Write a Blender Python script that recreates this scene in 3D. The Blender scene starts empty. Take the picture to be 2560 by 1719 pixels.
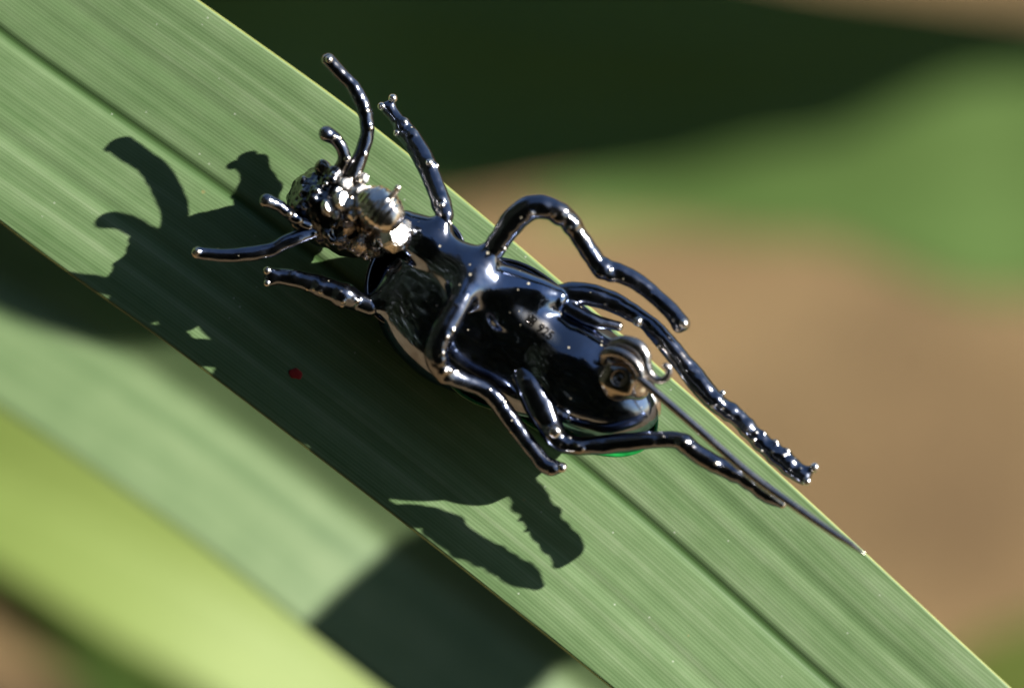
import bpy, bmesh, math, random
import numpy as np
from mathutils import Matrix, Vector

R = math.radians
rng = random.Random(7)
scene = bpy.context.scene
col = scene.collection

# ------------------------------------------------------------------ camera, sky, sun, exposure
PITCH = R(45)                 # camera looks 45 degrees down
DIST = 0.356                  # metres from the camera to the brooch
CENTRE = Vector((0, 0, 0.60)) # the spot on the leaf that the camera looks at, above the soil
TILT = Matrix.Rotation(R(90) - PITCH, 4, 'X')   # leaf frame (x right, y up the leaf, z out of it) -> world
FRAME = Matrix.Translation(CENTRE) @ TILT

cam_data = bpy.data.cameras.new('camera')
cam = bpy.data.objects.new('camera', cam_data)
col.objects.link(cam)
cam.matrix_world = Matrix.Translation(CENTRE + (TILT.to_3x3() @ Vector((0, 0, DIST)))) @ TILT
cam_data.sensor_width = 23.6
cam_data.lens = 105.0
cam_data.clip_start = 0.01
cam_data.clip_end = 300
cam_data.dof.use_dof = True
cam_data.dof.focus_distance = DIST - 0.0042
cam_data.dof.aperture_fstop = 8.5
cam_data.dof.aperture_blades = 7
scene.camera = cam

SUN_LEAF = Vector((1.85, 0.67, 1.0)).normalized()          # towards the sun, leaf frame
SUN = (TILT.to_3x3() @ SUN_LEAF).normalized()
sun_el = math.asin(SUN.z)
sun_az = math.atan2(SUN.x, SUN.y)

world = bpy.data.worlds.new('World')
scene.world = world
world.use_nodes = True
wn = world.node_tree
sky = wn.nodes.new('ShaderNodeTexSky')
sky.sky_type = 'NISHITA'
sky.sun_disc = False
sky.sun_elevation = sun_el
sky.sun_rotation = sun_az
sky.ozone_density = 1.6
sky.dust_density = 0.3
wn.links.new(sky.outputs['Color'], wn.nodes['Background'].inputs['Color'])
wn.nodes['Background'].inputs['Strength'].default_value = 0.05

sd = bpy.data.lights.new('sun', 'SUN')
sd.energy = 5.0
sd.angle = R(0.53)
sd.color = (1.0, 0.95, 0.87)
sun = bpy.data.objects.new('sun', sd)
col.objects.link(sun)
sun.rotation_euler = SUN.to_track_quat('Z', 'Y').to_euler()
sun.location = CENTRE + SUN * 2

scene.view_settings.view_transform = 'Standard'
scene.view_settings.look = 'None'
scene.view_settings.exposure = 1.10
scene.view_settings.gamma = 1.0
scene.view_settings.use_curve_mapping = False
scene.cycles.use_denoising = True
scene.cycles.max_bounces = 10
scene.cycles.sample_clamp_indirect = 6.0

# ------------------------------------------------------------------ units and coordinates
K = 8.0 / 2560.0        # centimetres per unit of the drawing grid at the leaf
D_CM = DIST * 100

def P(x, y, z):
    """drawing grid (x right, y down) and height above the leaf in cm -> leaf frame in cm"""
    f = K * (1 - z / D_CM)
    return np.array(((x - 1280) * f, -(y - 859.5) * f, z))

def W(p):
    """leaf frame in cm -> world in metres"""
    return FRAME @ Vector((p[0] * .01, p[1] * .01, p[2] * .01))

# ------------------------------------------------------------------ materials
def new_mat(name):
    m = bpy.data.materials.new(name)
    m.use_nodes = True
    n = m.node_tree.nodes
    return m, n, m.node_tree.links, n['Principled BSDF']

def ramp(n, pts):
    r = n.new('ShaderNodeValToRGB')
    e = r.color_ramp.elements
    e[0].position, e[0].color = pts[0][0], (*pts[0][1], 1)
    e[1].position, e[1].color = pts[-1][0], (*pts[-1][1], 1)
    for p, c in pts[1:-1]:
        x = e.new(p)
        x.color = (*c, 1)
    return r

def mathn(n, l, op, a, b=None, c=None):
    x = n.new('ShaderNodeMath')
    x.operation = op
    for i, v in enumerate((a, b, c)):
        if v is None:
            continue
        if isinstance(v, (int, float)):
            x.inputs[i].default_value = v
        else:
            l.new(v, x.inputs[i])
    return x.outputs[0]

def mixc(n, l, fac, a, b):
    x = n.new('ShaderNodeMix')
    x.data_type = 'RGBA'
    for s, v in ((x.inputs[0], fac), (x.inputs[6], a), (x.inputs[7], b)):
        if isinstance(v, (int, float)):
            s.default_value = v
        elif isinstance(v, tuple):
            s.default_value = (*v, 1)
        else:
            l.new(v, s)
    return x.outputs[2]

def metal(name, base, rough, specks=0.0, tarnish=None, bump=0.0, bscale=900.0, tr=(.42, .62), lit_patch=None, wear=None, edge=None):
    m, n, l, b = new_mat(name)
    tc = n.new('ShaderNodeTexCoord').outputs['Object']
    b.inputs['Metallic'].default_value = 1.0
    if edge is not None:
        b.inputs['Specular Tint'].default_value = (*edge, 1)
    no = n.new('ShaderNodeTexNoise')
    no.inputs['Scale'].default_value = 260
    no.inputs['Detail'].default_value = 5
    l.new(tc, no.inputs['Vector'])
    c = tuple(base)
    if tarnish:
        r = ramp(n, [(tr[0], base), (tr[1], tarnish)])
        l.new(no.outputs['Fac'], r.inputs[0])
        c = r.outputs[0]
    no2 = n.new('ShaderNodeTexNoise')
    no2.inputs['Scale'].default_value = 1500
    no2.inputs['Detail'].default_value = 6
    l.new(tc, no2.inputs['Vector'])
    rg = mathn(n, l, 'MULTIPLY_ADD', no2.outputs['Fac'], rough * .9, rough * .55)
    no3 = n.new('ShaderNodeTexNoise')      # smudges from handling
    no3.inputs['Scale'].default_value = 190
    no3.inputs['Detail'].default_value = 7
    no3.inputs['Roughness'].default_value = .7
    l.new(tc, no3.inputs['Vector'])
    sm = n.new('ShaderNodeMapRange')
    sm.inputs['From Min'].default_value, sm.inputs['From Max'].default_value = .52, .68
    sm.inputs['To Max'].default_value = .13
    l.new(no3.outputs['Fac'], sm.inputs['Value'])
    rg = mathn(n, l, 'ADD', rg, sm.outputs[0])
    met = 1.0
    if wear:      # plating rubbed through on the knobs and edges
        at = n.new('ShaderNodeAttribute')
        at.attribute_name = 'knob'
        wv = n.new('ShaderNodeMapRange')
        wv.inputs['From Min'].default_value, wv.inputs['From Max'].default_value = wear
        l.new(mathn(n, l, 'MULTIPLY_ADD', no2.outputs['Fac'], 16, mathn(n, l, 'SUBTRACT', at.outputs['Fac'], 8)), wv.inputs['Value'])
        c = mixc(n, l, wv.outputs[0], c, (.80, .73, .63))
        rg = mathn(n, l, 'MULTIPLY_ADD', wv.outputs[0], .12, rg)
    if lit_patch:      # bright reflection round the stamp, painted in as a pale patch
        (wx, wy, wz), (sa, sb), ang = lit_patch
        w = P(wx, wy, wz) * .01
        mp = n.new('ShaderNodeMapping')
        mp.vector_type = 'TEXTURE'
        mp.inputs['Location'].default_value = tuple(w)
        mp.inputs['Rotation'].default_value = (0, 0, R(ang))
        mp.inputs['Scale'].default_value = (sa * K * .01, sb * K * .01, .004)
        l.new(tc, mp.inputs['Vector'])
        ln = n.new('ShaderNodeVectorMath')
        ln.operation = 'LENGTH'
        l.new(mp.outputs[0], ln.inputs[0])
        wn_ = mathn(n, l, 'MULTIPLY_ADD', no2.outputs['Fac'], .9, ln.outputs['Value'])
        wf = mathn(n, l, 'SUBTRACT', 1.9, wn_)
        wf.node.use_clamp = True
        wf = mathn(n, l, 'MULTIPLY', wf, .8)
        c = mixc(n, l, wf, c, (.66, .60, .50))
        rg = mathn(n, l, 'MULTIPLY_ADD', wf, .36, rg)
    if specks:
        v = n.new('ShaderNodeTexVoronoi')
        v.inputs['Scale'].default_value = 1300
        v.inputs['Randomness'].default_value = 1
        l.new(tc, v.inputs['Vector'])
        sep = n.new('ShaderNodeSeparateColor')
        l.new(v.outputs['Color'], sep.inputs[0])
        pick = mathn(n, l, 'GREATER_THAN', sep.outputs[0], 1 - specks)
        size = mathn(n, l, 'MULTIPLY_ADD', sep.outputs[1], .11, .03)
        dot = mathn(n, l, 'LESS_THAN', v.outputs['Distance'], size)
        f = mathn(n, l, 'MULTIPLY', pick, dot)
        c = mixc(n, l, f, c, (.52, .47, .36))
        rg = mathn(n, l, 'MULTIPLY_ADD', f, .5, rg)
        met = mathn(n, l, 'SUBTRACT', 1.0, f)
        l.new(met, b.inputs['Metallic'])
    if isinstance(c, tuple):
        b.inputs['Base Color'].default_value = (*c, 1)
    else:
        l.new(c, b.inputs['Base Color'])
    l.new(rg, b.inputs['Roughness'])
    if bump:
        bn = n.new('ShaderNodeTexNoise')
        bn.inputs['Scale'].default_value = bscale
        bn.inputs['Detail'].default_value = 4
        l.new(tc, bn.inputs['Vector'])
        bp = n.new('ShaderNodeBump')
        bp.inputs['Strength'].default_value = bump
        bp.inputs['Distance'].default_value = .0002
        l.new(bn.outputs['Fac'], bp.inputs['Height'])
        l.new(bp.outputs[0], b.inputs['Normal'])
    return m

M = {}
M['black'] = metal('black_rhodium', (.22, .24, .29), .11, specks=.45, tarnish=(.20, .18, .17), bump=.06, bscale=700, edge=(.25, .27, .32))
M['black_body'] = metal('black_rhodium_stamped', (.31, .37, .50), .11, specks=.5, tarnish=(.24, .255, .31), bump=.06, bscale=700, edge=(.40, .43, .50), lit_patch=((1346, 814, 1.05), (56, 17), -37))
M['black_leg'] = metal('black_rhodium_leg', (.23, .25, .31), .17, specks=.26, tarnish=(.33, .29, .24), bump=.3, bscale=900, tr=(.55, .72), wear=(26, 52), edge=(.25, .27, .32))
M['crust'] = metal('crusty_black_silver', (.14, .145, .16), .17, specks=.2, tarnish=(.30, .27, .24), bump=.35, bscale=1400, tr=(.52, .72), wear=(45, 85))
M['silver'] = metal('worn_silver', (.90, .87, .82), .25, tarnish=(.62, .54, .46), bump=.12)
M['barrel'] = metal('polished_silver', (.88, .85, .80), .17, tarnish=(.52, .44, .36), bump=.1)
M['solder'] = metal('rough_silver_solder', (.66, .58, .49), .27, tarnish=(.25, .19, .14), bump=.6, bscale=1300)
M['joint'] = metal('tarnished_silver', (.55, .49, .42), .18, tarnish=(.30, .245, .19), bump=.15)
M['wire'] = metal('pin_steel', (.52, .49, .47), .24, bump=.08)
M['ink'] = metal('oxidised_stamp', (.012, .011, .011), .4)

def enamel():
    m, n, l, b = new_mat('green_enamel')
    tc = n.new('ShaderNodeTexCoord').outputs['Object']
    no = n.new('ShaderNodeTexNoise')
    no.inputs['Scale'].default_value = 900
    l.new(tc, no.inputs['Vector'])
    r = ramp(n, [(.35, (.006, .16, .03)), (.65, (.02, .34, .07))])
    l.new(no.outputs['Fac'], r.inputs[0])
    l.new(r.outputs[0], b.inputs['Base Color'])
    b.inputs['Roughness'].default_value = .25
    b.inputs['Coat Weight'].default_value = .6
    return m
M['enamel'] = enamel()

def leaf_mat(name, dark, light, pale, rough=.42, spec=.5, vein=240.0, translucent=.0, tcol=(.3, .5, .05), midrib=False):
    """UV: x = cm along the leaf, y = cm across it"""
    m, n, l, b = new_mat(name)
    uv = n.new('ShaderNodeUVMap').outputs[0]
    def noise(sx, sy, scale=1, detail=4, rough=.6):
        mp = n.new('ShaderNodeMapping')
        mp.inputs['Scale'].default_value = (sx, sy, 1)
        l.new(uv, mp.inputs['Vector'])
        t = n.new('ShaderNodeTexNoise')
        t.inputs['Scale'].default_value = scale
        t.inputs['Detail'].default_value = detail
        t.inputs['Roughness'].default_value = rough
        l.new(mp.outputs[0], t.inputs['Vector'])
        return t.outputs['Fac']
    broad = noise(.10, 5.0, 1, 4, .62)
    streak = noise(.12, 22, 1, 3, .6)
    blotch = noise(2.2, 3.6, 1, 3)
    r = ramp(n, [(.30, dark), (.52, light), (.74, pale)])
    mixv = mathn(n, l, 'MULTIPLY_ADD', streak, .28, mathn(n, l, 'MULTIPLY_ADD', blotch, .22, mathn(n, l, 'MULTIPLY', broad, .56)))
    mixv = mathn(n, l, 'SUBTRACT', mixv, .02)
    l.new(mixv, r.inputs[0])
    # fine parallel veins
    sep = n.new('ShaderNodeSeparateXYZ')
    l.new(uv, sep.inputs[0])
    wob = noise(.5, 1.5, 1, 2)
    ph = mathn(n, l, 'MULTIPLY_ADD', sep.outputs[1], vein, mathn(n, l, 'MULTIPLY', wob, 2.2))
    vs = mathn(n, l, 'SINE', ph)
    vf = mathn(n, l, 'MULTIPLY_ADD', vs, .5, .5)
    vf = mathn(n, l, 'POWER', vf, 2.2)
    vstr = mathn(n, l, 'MULTIPLY', vf, mathn(n, l, 'MULTIPLY_ADD', noise(.7, 3, 1, 3), .9, -.12))
    c = mixc(n, l, mathn(n, l, 'MULTIPLY', vstr, .34), r.outputs[0], tuple(x * .45 for x in dark))
    if midrib:  # darker vein colour, also painting in the shade of the groove
        wd = mathn(n, l, 'ABSOLUTE', mathn(n, l, 'ADD', sep.outputs[1], mathn(n, l, 'MULTIPLY_ADD', noise(.6, .01, 1, 2), .03, -.015)))
        mr = n.new('ShaderNodeMapRange')
        mr.interpolation_type = 'SMOOTHSTEP'
        mr.inputs['From Min'].default_value, mr.inputs['From Max'].default_value = .008, .075
        mr.inputs['To Min'].default_value, mr.inputs['To Max'].default_value = .78, 0
        l.new(wd, mr.inputs['Value'])
        c = mixc(n, l, mr.outputs[0], c, (.035, .085, .018))
        # a few old scars and rust-coloured pinpricks
        v2 = n.new('ShaderNodeTexVoronoi')
        v2.inputs['Scale'].default_value = 2.3
        l.new(uv, v2.inputs['Vector'])
        s2 = n.new('ShaderNodeSeparateColor')
        l.new(v2.outputs['Color'], s2.inputs[0])
        sp = mathn(n, l, 'MULTIPLY', mathn(n, l, 'GREATER_THAN', s2.outputs[0], .72), mathn(n, l, 'LESS_THAN', mathn(n, l, 'MULTIPLY_ADD', streak, .05, v2.outputs['Distance']), .058))
        c = mixc(n, l, mathn(n, l, 'MULTIPLY', sp, .5), c, (.30, .25, .10))
    # tiny pale flecks of dust
    v = n.new('ShaderNodeTexVoronoi')
    v.inputs['Scale'].default_value = 11
    l.new(uv, v.inputs['Vector'])
    sc = n.new('ShaderNodeSeparateColor')
    l.new(v.outputs['Color'], sc.inputs[0])
    fl = mathn(n, l, 'MULTIPLY', mathn(n, l, 'GREATER_THAN', sc.outputs[0], .8), mathn(n, l, 'LESS_THAN', v.outputs['Distance'], .075))
    c = mixc(n, l, mathn(n, l, 'MULTIPLY', fl, .55), c, (.55, .58, .5))
    l.new(c, b.inputs['Base Color'])
    b.inputs['Specular IOR Level'].default_value = spec
    rr = mathn(n, l, 'MULTIPLY_ADD', noise(3, 22, 1, 4), .22, rough - .1)
    l.new(rr, b.inputs['Roughness'])
    bp = n.new('ShaderNodeBump')
    bp.inputs['Strength'].default_value = .5
    bp.inputs['Distance'].default_value = .000014
    hgt = mathn(n, l, 'MULTIPLY_ADD', streak, 1.6, mathn(n, l, 'MULTIPLY', vs, -.5))
    l.new(hgt, bp.inputs['Height'])
    l.new(bp.outputs[0], b.inputs['Normal'])
    if translucent:
        tr = n.new('ShaderNodeBsdfTranslucent')
        tr.inputs[0].default_value = (*tcol, 1)
        mx = n.new('ShaderNodeMixShader')
        mx.inputs[0].default_value = translucent
        l.new(b.outputs[0], mx.inputs[1])
        l.new(tr.outputs[0], mx.inputs[2])
        l.new(mx.outputs[0], n['Material Output'].inputs['Surface'])
    return m

M['leaf'] = leaf_mat('strap_leaf_green', (.070, .138, .045), (.142, .222, .098), (.255, .33, .19), rough=.46, spec=.28, midrib=True)
M['leaf_b'] = leaf_mat('strap_leaf_grey_green', (.06, .11, .04), (.118, .178, .078), (.195, .255, .13), rough=.45, spec=.2, vein=120)
M['leaf_y'] = leaf_mat('strap_leaf_yellow_green', (.115, .17, .028), (.17, .235, .047), (.23, .285, .08), rough=.55, vein=120)
M['leaf_r'] = leaf_mat('strap_leaf_fresh_green', (.065, .135, .024), (.107, .185, .042), (.15, .23, .06), rough=.5, vein=120)
M['leaf_d'] = leaf_mat('strap_leaf_deep_green', (.06, .13, .02), (.095, .18, .035), (.13, .22, .05), rough=.5, vein=120)

def plain(name, c, rough=.5):
    m, n, l, b = new_mat(name)
    no = n.new('ShaderNodeTexNoise')
    no.inputs['Scale'].default_value = 500
    l.new(n.new('ShaderNodeTexCoord').outputs['Object'], no.inputs['Vector'])
    r = ramp(n, [(.3, tuple(x * .8 for x in c)), (.7, c)])
    l.new(no.outputs['Fac'], r.inputs[0])
    l.new(r.outputs[0], b.inputs['Base Color'])
    b.inputs['Roughness'].default_value = rough
    return m
M['margin'] = plain('leaf_margin', (.27, .31, .085), .45)
M['red'] = plain('red_spot', (.40, .018, .014), .8)

def soil():
    m, n, l, b = new_mat('soil')
    tc = n.new('ShaderNodeTexCoord').outputs['Object']
    a = n.new('ShaderNodeTexNoise')
    a.inputs['Scale'].default_value = 14
    a.inputs['Detail'].default_value = 6
    l.new(tc, a.inputs['Vector'])
    r = ramp(n, [(.3, (.19, .118, .050)), (.5, (.245, .158, .067)), (.7, (.30, .20, .09))])
    l.new(a.outputs['Fac'], r.inputs[0])
    g = n.new('ShaderNodeTexNoise')
    g.inputs['Scale'].default_value = 420
    g.inputs['Detail'].default_value = 4
    l.new(tc, g.inputs['Vector'])
    rg = ramp(n, [(.35, (.55, .55, .55)), (.65, (1.15, 1.15, 1.15))])
    l.new(g.outputs['Fac'], rg.inputs[0])
    mx = n.new('ShaderNodeMix')
    mx.data_type = 'RGBA'
    mx.blend_type = 'MULTIPLY'
    mx.inputs[0].default_value = .8
    l.new(r.outputs[0], mx.inputs[6])
    l.new(rg.outputs[0], mx.inputs[7])
    l.new(mx.outputs[2], b.inputs['Base Color'])
    b.inputs['Roughness'].default_value = .95
    bp = n.new('ShaderNodeBump')
    bp.inputs['Strength'].default_value = .6
    bp.inputs['Distance'].default_value = .004
    l.new(g.outputs['Fac'], bp.inputs['Height'])
    l.new(bp.outputs[0], b.inputs['Normal'])
    return m
M['soil'] = soil()

# ------------------------------------------------------------------ mesh helpers
def link(name, me, mat, parent=None):
    o = bpy.data.objects.new(name, me)
    col.objects.link(o)
    if mat is not None:
        me.materials.append(mat)
    if parent is not None:
        o.parent = parent
    return o

def tag(o, label, cat=None, group=None, kind=None):
    if label: o['label'] = label
    if cat: o['category'] = cat
    if group: o['group'] = group
    if kind: o['kind'] = kind
    return o

def catmull(pts, rad, sub=8):
    pts = [np.asarray(p, float) for p in pts]
    n = len(pts)
    op, orr = [], []
    for i in range(n - 1):
        p0, p1, p2, p3 = pts[max(i - 1, 0)], pts[i], pts[i + 1], pts[min(i + 2, n - 1)]
        for j in range(sub):
            t = j / sub
            op.append(.5 * ((2 * p1) + (p2 - p0) * t + (2 * p0 - 5 * p1 + 4 * p2 - p3) * t * t + (3 * p1 - p0 - 3 * p2 + p3) * t ** 3))
            s = t * t * (3 - 2 * t)
            orr.append(rad[i] * (1 - s) + rad[i + 1] * s)
    op.append(pts[-1])
    orr.append(rad[-1])
    return op, orr

class SDF:
    """a distance field on a grid, in centimetres of the leaf frame; cast shapes flow into each other"""
    def __init__(self, lo, hi, h):
        self.h = h
        self.lo = np.asarray(lo, float)
        n = np.ceil((np.asarray(hi) - self.lo) / h).astype(int) + 1
        self.n = n
        self.ax = [(self.lo[i] + np.arange(n[i]) * h).astype(np.float32) for i in range(3)]
        self.D = np.full(n, 1.0, np.float32)
    def sl(self, lo, hi):
        a = np.clip(np.floor((np.asarray(lo) - self.lo) / self.h).astype(int), 0, self.n)
        b = np.clip(np.ceil((np.asarray(hi) - self.lo) / self.h).astype(int) + 1, 0, self.n)
        return tuple(slice(x, y) for x, y in zip(a, b))
    def grid(self, s):
        return (self.ax[0][s[0]][:, None, None], self.ax[1][s[1]][None, :, None], self.ax[2][s[2]][None, None, :])
    def put(self, s, d, k, op='add'):
        if d.size == 0:
            return
        D = self.D[s]
        if op == 'cut':
            d = -d
            hh = np.maximum(k - np.abs(D - d), 0) / max(k, 1e-6)
            self.D[s] = np.maximum(D, d) + hh * hh * k * .25
        else:
            hh = np.maximum(k - np.abs(D - d), 0) / max(k, 1e-6)
            self.D[s] = np.minimum(D, d) - hh * hh * k * .25
    def tube(self, pts, rad, k=.02, sub=8, op='add'):
        ps, rs = catmull(pts, rad, sub) if sub else (pts, rad)
        A = np.array(ps)
        m = max(rs) + k + 4 * self.h + .04
        s = self.sl(A.min(0) - m, A.max(0) + m)
        shp = tuple(x.stop - x.start for x in s)
        T = np.full(shp, 1.0, np.float32)
        off = [x.start for x in s]
        for p, q, r1, r2 in zip(ps[:-1], ps[1:], rs[:-1], rs[1:]):
            mm = max(r1, r2) + k + 4 * self.h + .04
            s2 = self.sl(np.minimum(p, q) - mm, np.maximum(p, q) + mm)
            X, Y, Z = self.grid(s2)
            e = np.asarray(q) - p
            L2 = max(float(e @ e), 1e-12)
            t = np.clip(((X - p[0]) * e[0] + (Y - p[1]) * e[1] + (Z - p[2]) * e[2]) / L2, 0, 1)
            d = np.sqrt((X - p[0] - t * e[0]) ** 2 + (Y - p[1] - t * e[1]) ** 2 + (Z - p[2] - t * e[2]) ** 2) - (r1 + t * (r2 - r1))
            s3 = tuple(slice(x.start - o, x.stop - o) for x, o in zip(s2, off))
            T[s3] = np.minimum(T[s3], d)
        self.put(s, T, k, op)
    def ball(self, c, r, k=.02, op='add'):
        self.ellip(c, np.eye(3), (r, r, r), k, op)
    def ell_field(self, s, c, ax, r):
        X, Y, Z = self.grid(s)
        x, y, z = X - c[0], Y - c[1], Z - c[2]
        k0 = k1 = 0
        for a, rr in zip(np.asarray(ax), r):
            v = x * a[0] + y * a[1] + z * a[2]
            k0 = k0 + (v / rr) ** 2
            k1 = k1 + (v / rr ** 2) ** 2
        k0, k1 = np.sqrt(k0), np.sqrt(np.maximum(k1, 1e-9))
        return np.where(k0 < .3, -min(r) * (1 - k0), k0 * (k0 - 1) / k1)
    def ellip(self, c, ax, r, k=.02, op='add'):
        m = max(r) + k + 4 * self.h + .03
        s = self.sl(np.asarray(c) - m, np.asarray(c) + m)
        self.put(s, self.ell_field(s, c, ax, r).astype(np.float32), k, op)
    def noise(self, amp, freq, seed=1):
        r = np.random.RandomState(seed)
        X, Y, Z = self.grid(tuple(slice(0, v) for v in self.n))
        for i in range(6):
            v = r.normal(size=3)
            v *= freq * (0.6 + .9 * r.rand()) / np.linalg.norm(v)
            self.D += (amp / 2.2 * np.sin(X * v[0] + Y * v[1] + Z * v[2] + r.rand() * 6.28)).astype(np.float32)
    def sample(self, p):
        g = (p - self.lo) / self.h
        g = np.clip(g, 0, self.n - 1.001)
        i = np.floor(g).astype(int)
        f = (g - i)
        out = 0
        for dx in (0, 1):
            for dy in (0, 1):
                for dz in (0, 1):
                    w = (f[:, 0] if dx else 1 - f[:, 0]) * (f[:, 1] if dy else 1 - f[:, 1]) * (f[:, 2] if dz else 1 - f[:, 2])
                    out = out + w * self.D[i[:, 0] + dx, i[:, 1] + dy, i[:, 2] + dz]
        return out
    def grad(self, p, e=1.2):
        e = e * self.h
        g = np.stack([self.sample(p + np.eye(3)[i] * e) - self.sample(p - np.eye(3)[i] * e) for i in range(3)], 1)
        return g / np.maximum(np.linalg.norm(g, axis=1, keepdims=True), 1e-9)
    def top(self, x, y):
        """height of the surface over a point"""
        i = int(round((x - self.lo[0]) / self.h))
        j = int(round((y - self.lo[1]) / self.h))
        c = self.D[i, j]
        w = np.where(c < 0)[0]
        if len(w) == 0:
            return 0.0
        q = w[-1]
        a, b = c[q], c[min(q + 1, len(c) - 1)]
        return float(self.ax[2][q] + self.h * a / (a - b + 1e-9))
    def mesh(self, name):
        D = self.D
        S = D < 0
        n0, n1, n2 = np.array(D.shape) - 1
        cnt = np.zeros((n0, n1, n2), np.uint8)
        for dx in (0, 1):
            for dy in (0, 1):
                for dz in (0, 1):
                    cnt += S[dx:dx + n0, dy:dy + n1, dz:dz + n2]
        act = np.argwhere((cnt > 0) & (cnt < 8))
        cid = np.full((n0, n1, n2), -1, np.int32)
        cid[act[:, 0], act[:, 1], act[:, 2]] = np.arange(len(act))
        corners = [(x, y, z) for x in (0, 1) for y in (0, 1) for z in (0, 1)]
        V = [D[act[:, 0] + c[0], act[:, 1] + c[1], act[:, 2] + c[2]] for c in corners]
        pos = np.zeros((len(act), 3))
        num = np.zeros(len(act))
        for i in range(8):
            for j in range(i + 1, 8):
                if sum(abs(a - b) for a, b in zip(corners[i], corners[j])) != 1:
                    continue
                m = (V[i] < 0) != (V[j] < 0)
                t = np.where(m, V[i] / np.where(m, V[i] - V[j], 1), 0)
                e = np.array(corners[i])[None] + t[:, None] * (np.array(corners[j]) - np.array(corners[i]))[None]
                pos += e * m[:, None]
                num += m
        pos = pos / num[:, None]
        p = self.lo + (act + pos) * self.h
        for _ in range(2):
            p = p - self.grad(p, .8) * np.clip(self.sample(p), -self.h, self.h)[:, None] * .8
        nrm = self.grad(p, 1.4)
        quads = []
        for a in range(3):
            b, c = (a + 1) % 3, (a + 2) % 3
            s0 = [slice(None)] * 3
            s1 = [slice(None)] * 3
            s0[a] = slice(0, -1)
            s1[a] = slice(1, None)
            A, B = S[tuple(s0)], S[tuple(s1)]
            e = np.argwhere(A != B)
            e = e[(e[:, b] > 0) & (e[:, c] > 0) & (e[:, b] < D.shape[b] - 1) & (e[:, c] < D.shape[c] - 1)]
            flip = B[e[:, 0], e[:, 1], e[:, 2]]
            ids = []
            for db, dc in ((-1, -1), (0, -1), (0, 0), (-1, 0)):
                q = e.copy()
                q[:, b] += db
                q[:, c] += dc
                ids.append(cid[q[:, 0], q[:, 1], q[:, 2]])
            ids = np.stack(ids, 1)
            ids[flip] = ids[flip][:, ::-1]
            quads.append(ids)
        F = np.concatenate(quads)
        F = F[(F >= 0).all(1)]
        me = bpy.data.meshes.new(name)
        me.vertices.add(len(p))
        me.vertices.foreach_set('co', (p * .01).astype(np.float32).ravel())
        me.loops.add(F.size)
        me.loops.foreach_set('vertex_index', F.ravel().astype(np.int32))
        me.polygons.add(len(F))
        me.polygons.foreach_set('loop_start', np.arange(0, F.size, 4, dtype=np.int32))
        me.polygons.foreach_set('use_smooth', np.ones(len(F), bool))
        me.update()
        me.validate()
        me.normals_split_custom_set_from_vertices(nrm.tolist())
        e = 2.2 * self.h
        lap = -6 * self.sample(p)
        for ii in range(3):
            for sg in (-1, 1):
                lap = lap + self.sample(p + np.eye(3)[ii] * e * sg)
        kn = me.attributes.new('knob', 'FLOAT', 'POINT')
        kn.data.foreach_set('value', (lap / e ** 2).astype(np.float32))
        return me

def bounds(pts, rad, m=.08):
    A = np.array(pts)
    r = max(rad)
    return A.min(0) - r - m, A.max(0) + r + m

def px(pts):
    """[(x, y, z, r)] in the drawing grid -> points and radii in cm"""
    return [P(a, b, c) for a, b, c, r in pts], [r * K for a, b, c, r in pts]

def bead(name, x, y, z, r, mat, parent, squash=1.0):
    """a small cast bead"""
    bm = bmesh.new()
    bmesh.ops.create_icosphere(bm, subdivisions=3, radius=r * K * .01)
    for v in bm.verts:
        v.co.z *= squash
        v.co *= 1 + .05 * math.sin(v.co.x * 9000 + x) * math.sin(v.co.y * 8000 + y)
    for f in bm.faces:
        f.smooth = True
    me = bpy.data.meshes.new(name)
    bm.to_mesh(me)
    bm.free()
    o = link(name, me, mat, parent)
    o.location = P(x, y, z) * .01
    return o

# ------------------------------------------------------------------ ground
def build_ground():
    bm = bmesh.new()
    bmesh.ops.create_grid(bm, x_segments=120, y_segments=120, size=1.0)
    for v in bm.verts:
        r = v.co.length
        v.co.xy *= (1.2 + 60 * max(0, r - .7) ** 2)
        v.co.z = .006 * math.sin(v.co.x * 23 + 1) * math.sin(v.co.y * 19) + .003 * math.sin(v.co.x * 61) * math.sin(v.co.y * 71 + 2)
    for f in bm.faces:
        f.smooth = True
    me = bpy.data.meshes.new('ground')
    bm.to_mesh(me)
    bm.free()
    o = link('ground', me, M['soil'])
    o['kind'] = 'structure'
build_ground()

# ------------------------------------------------------------------ leaves
U = np.array((.77, .64))       # the main leaf runs this way in the drawing grid
V = np.array((-.64, .77))

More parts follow.
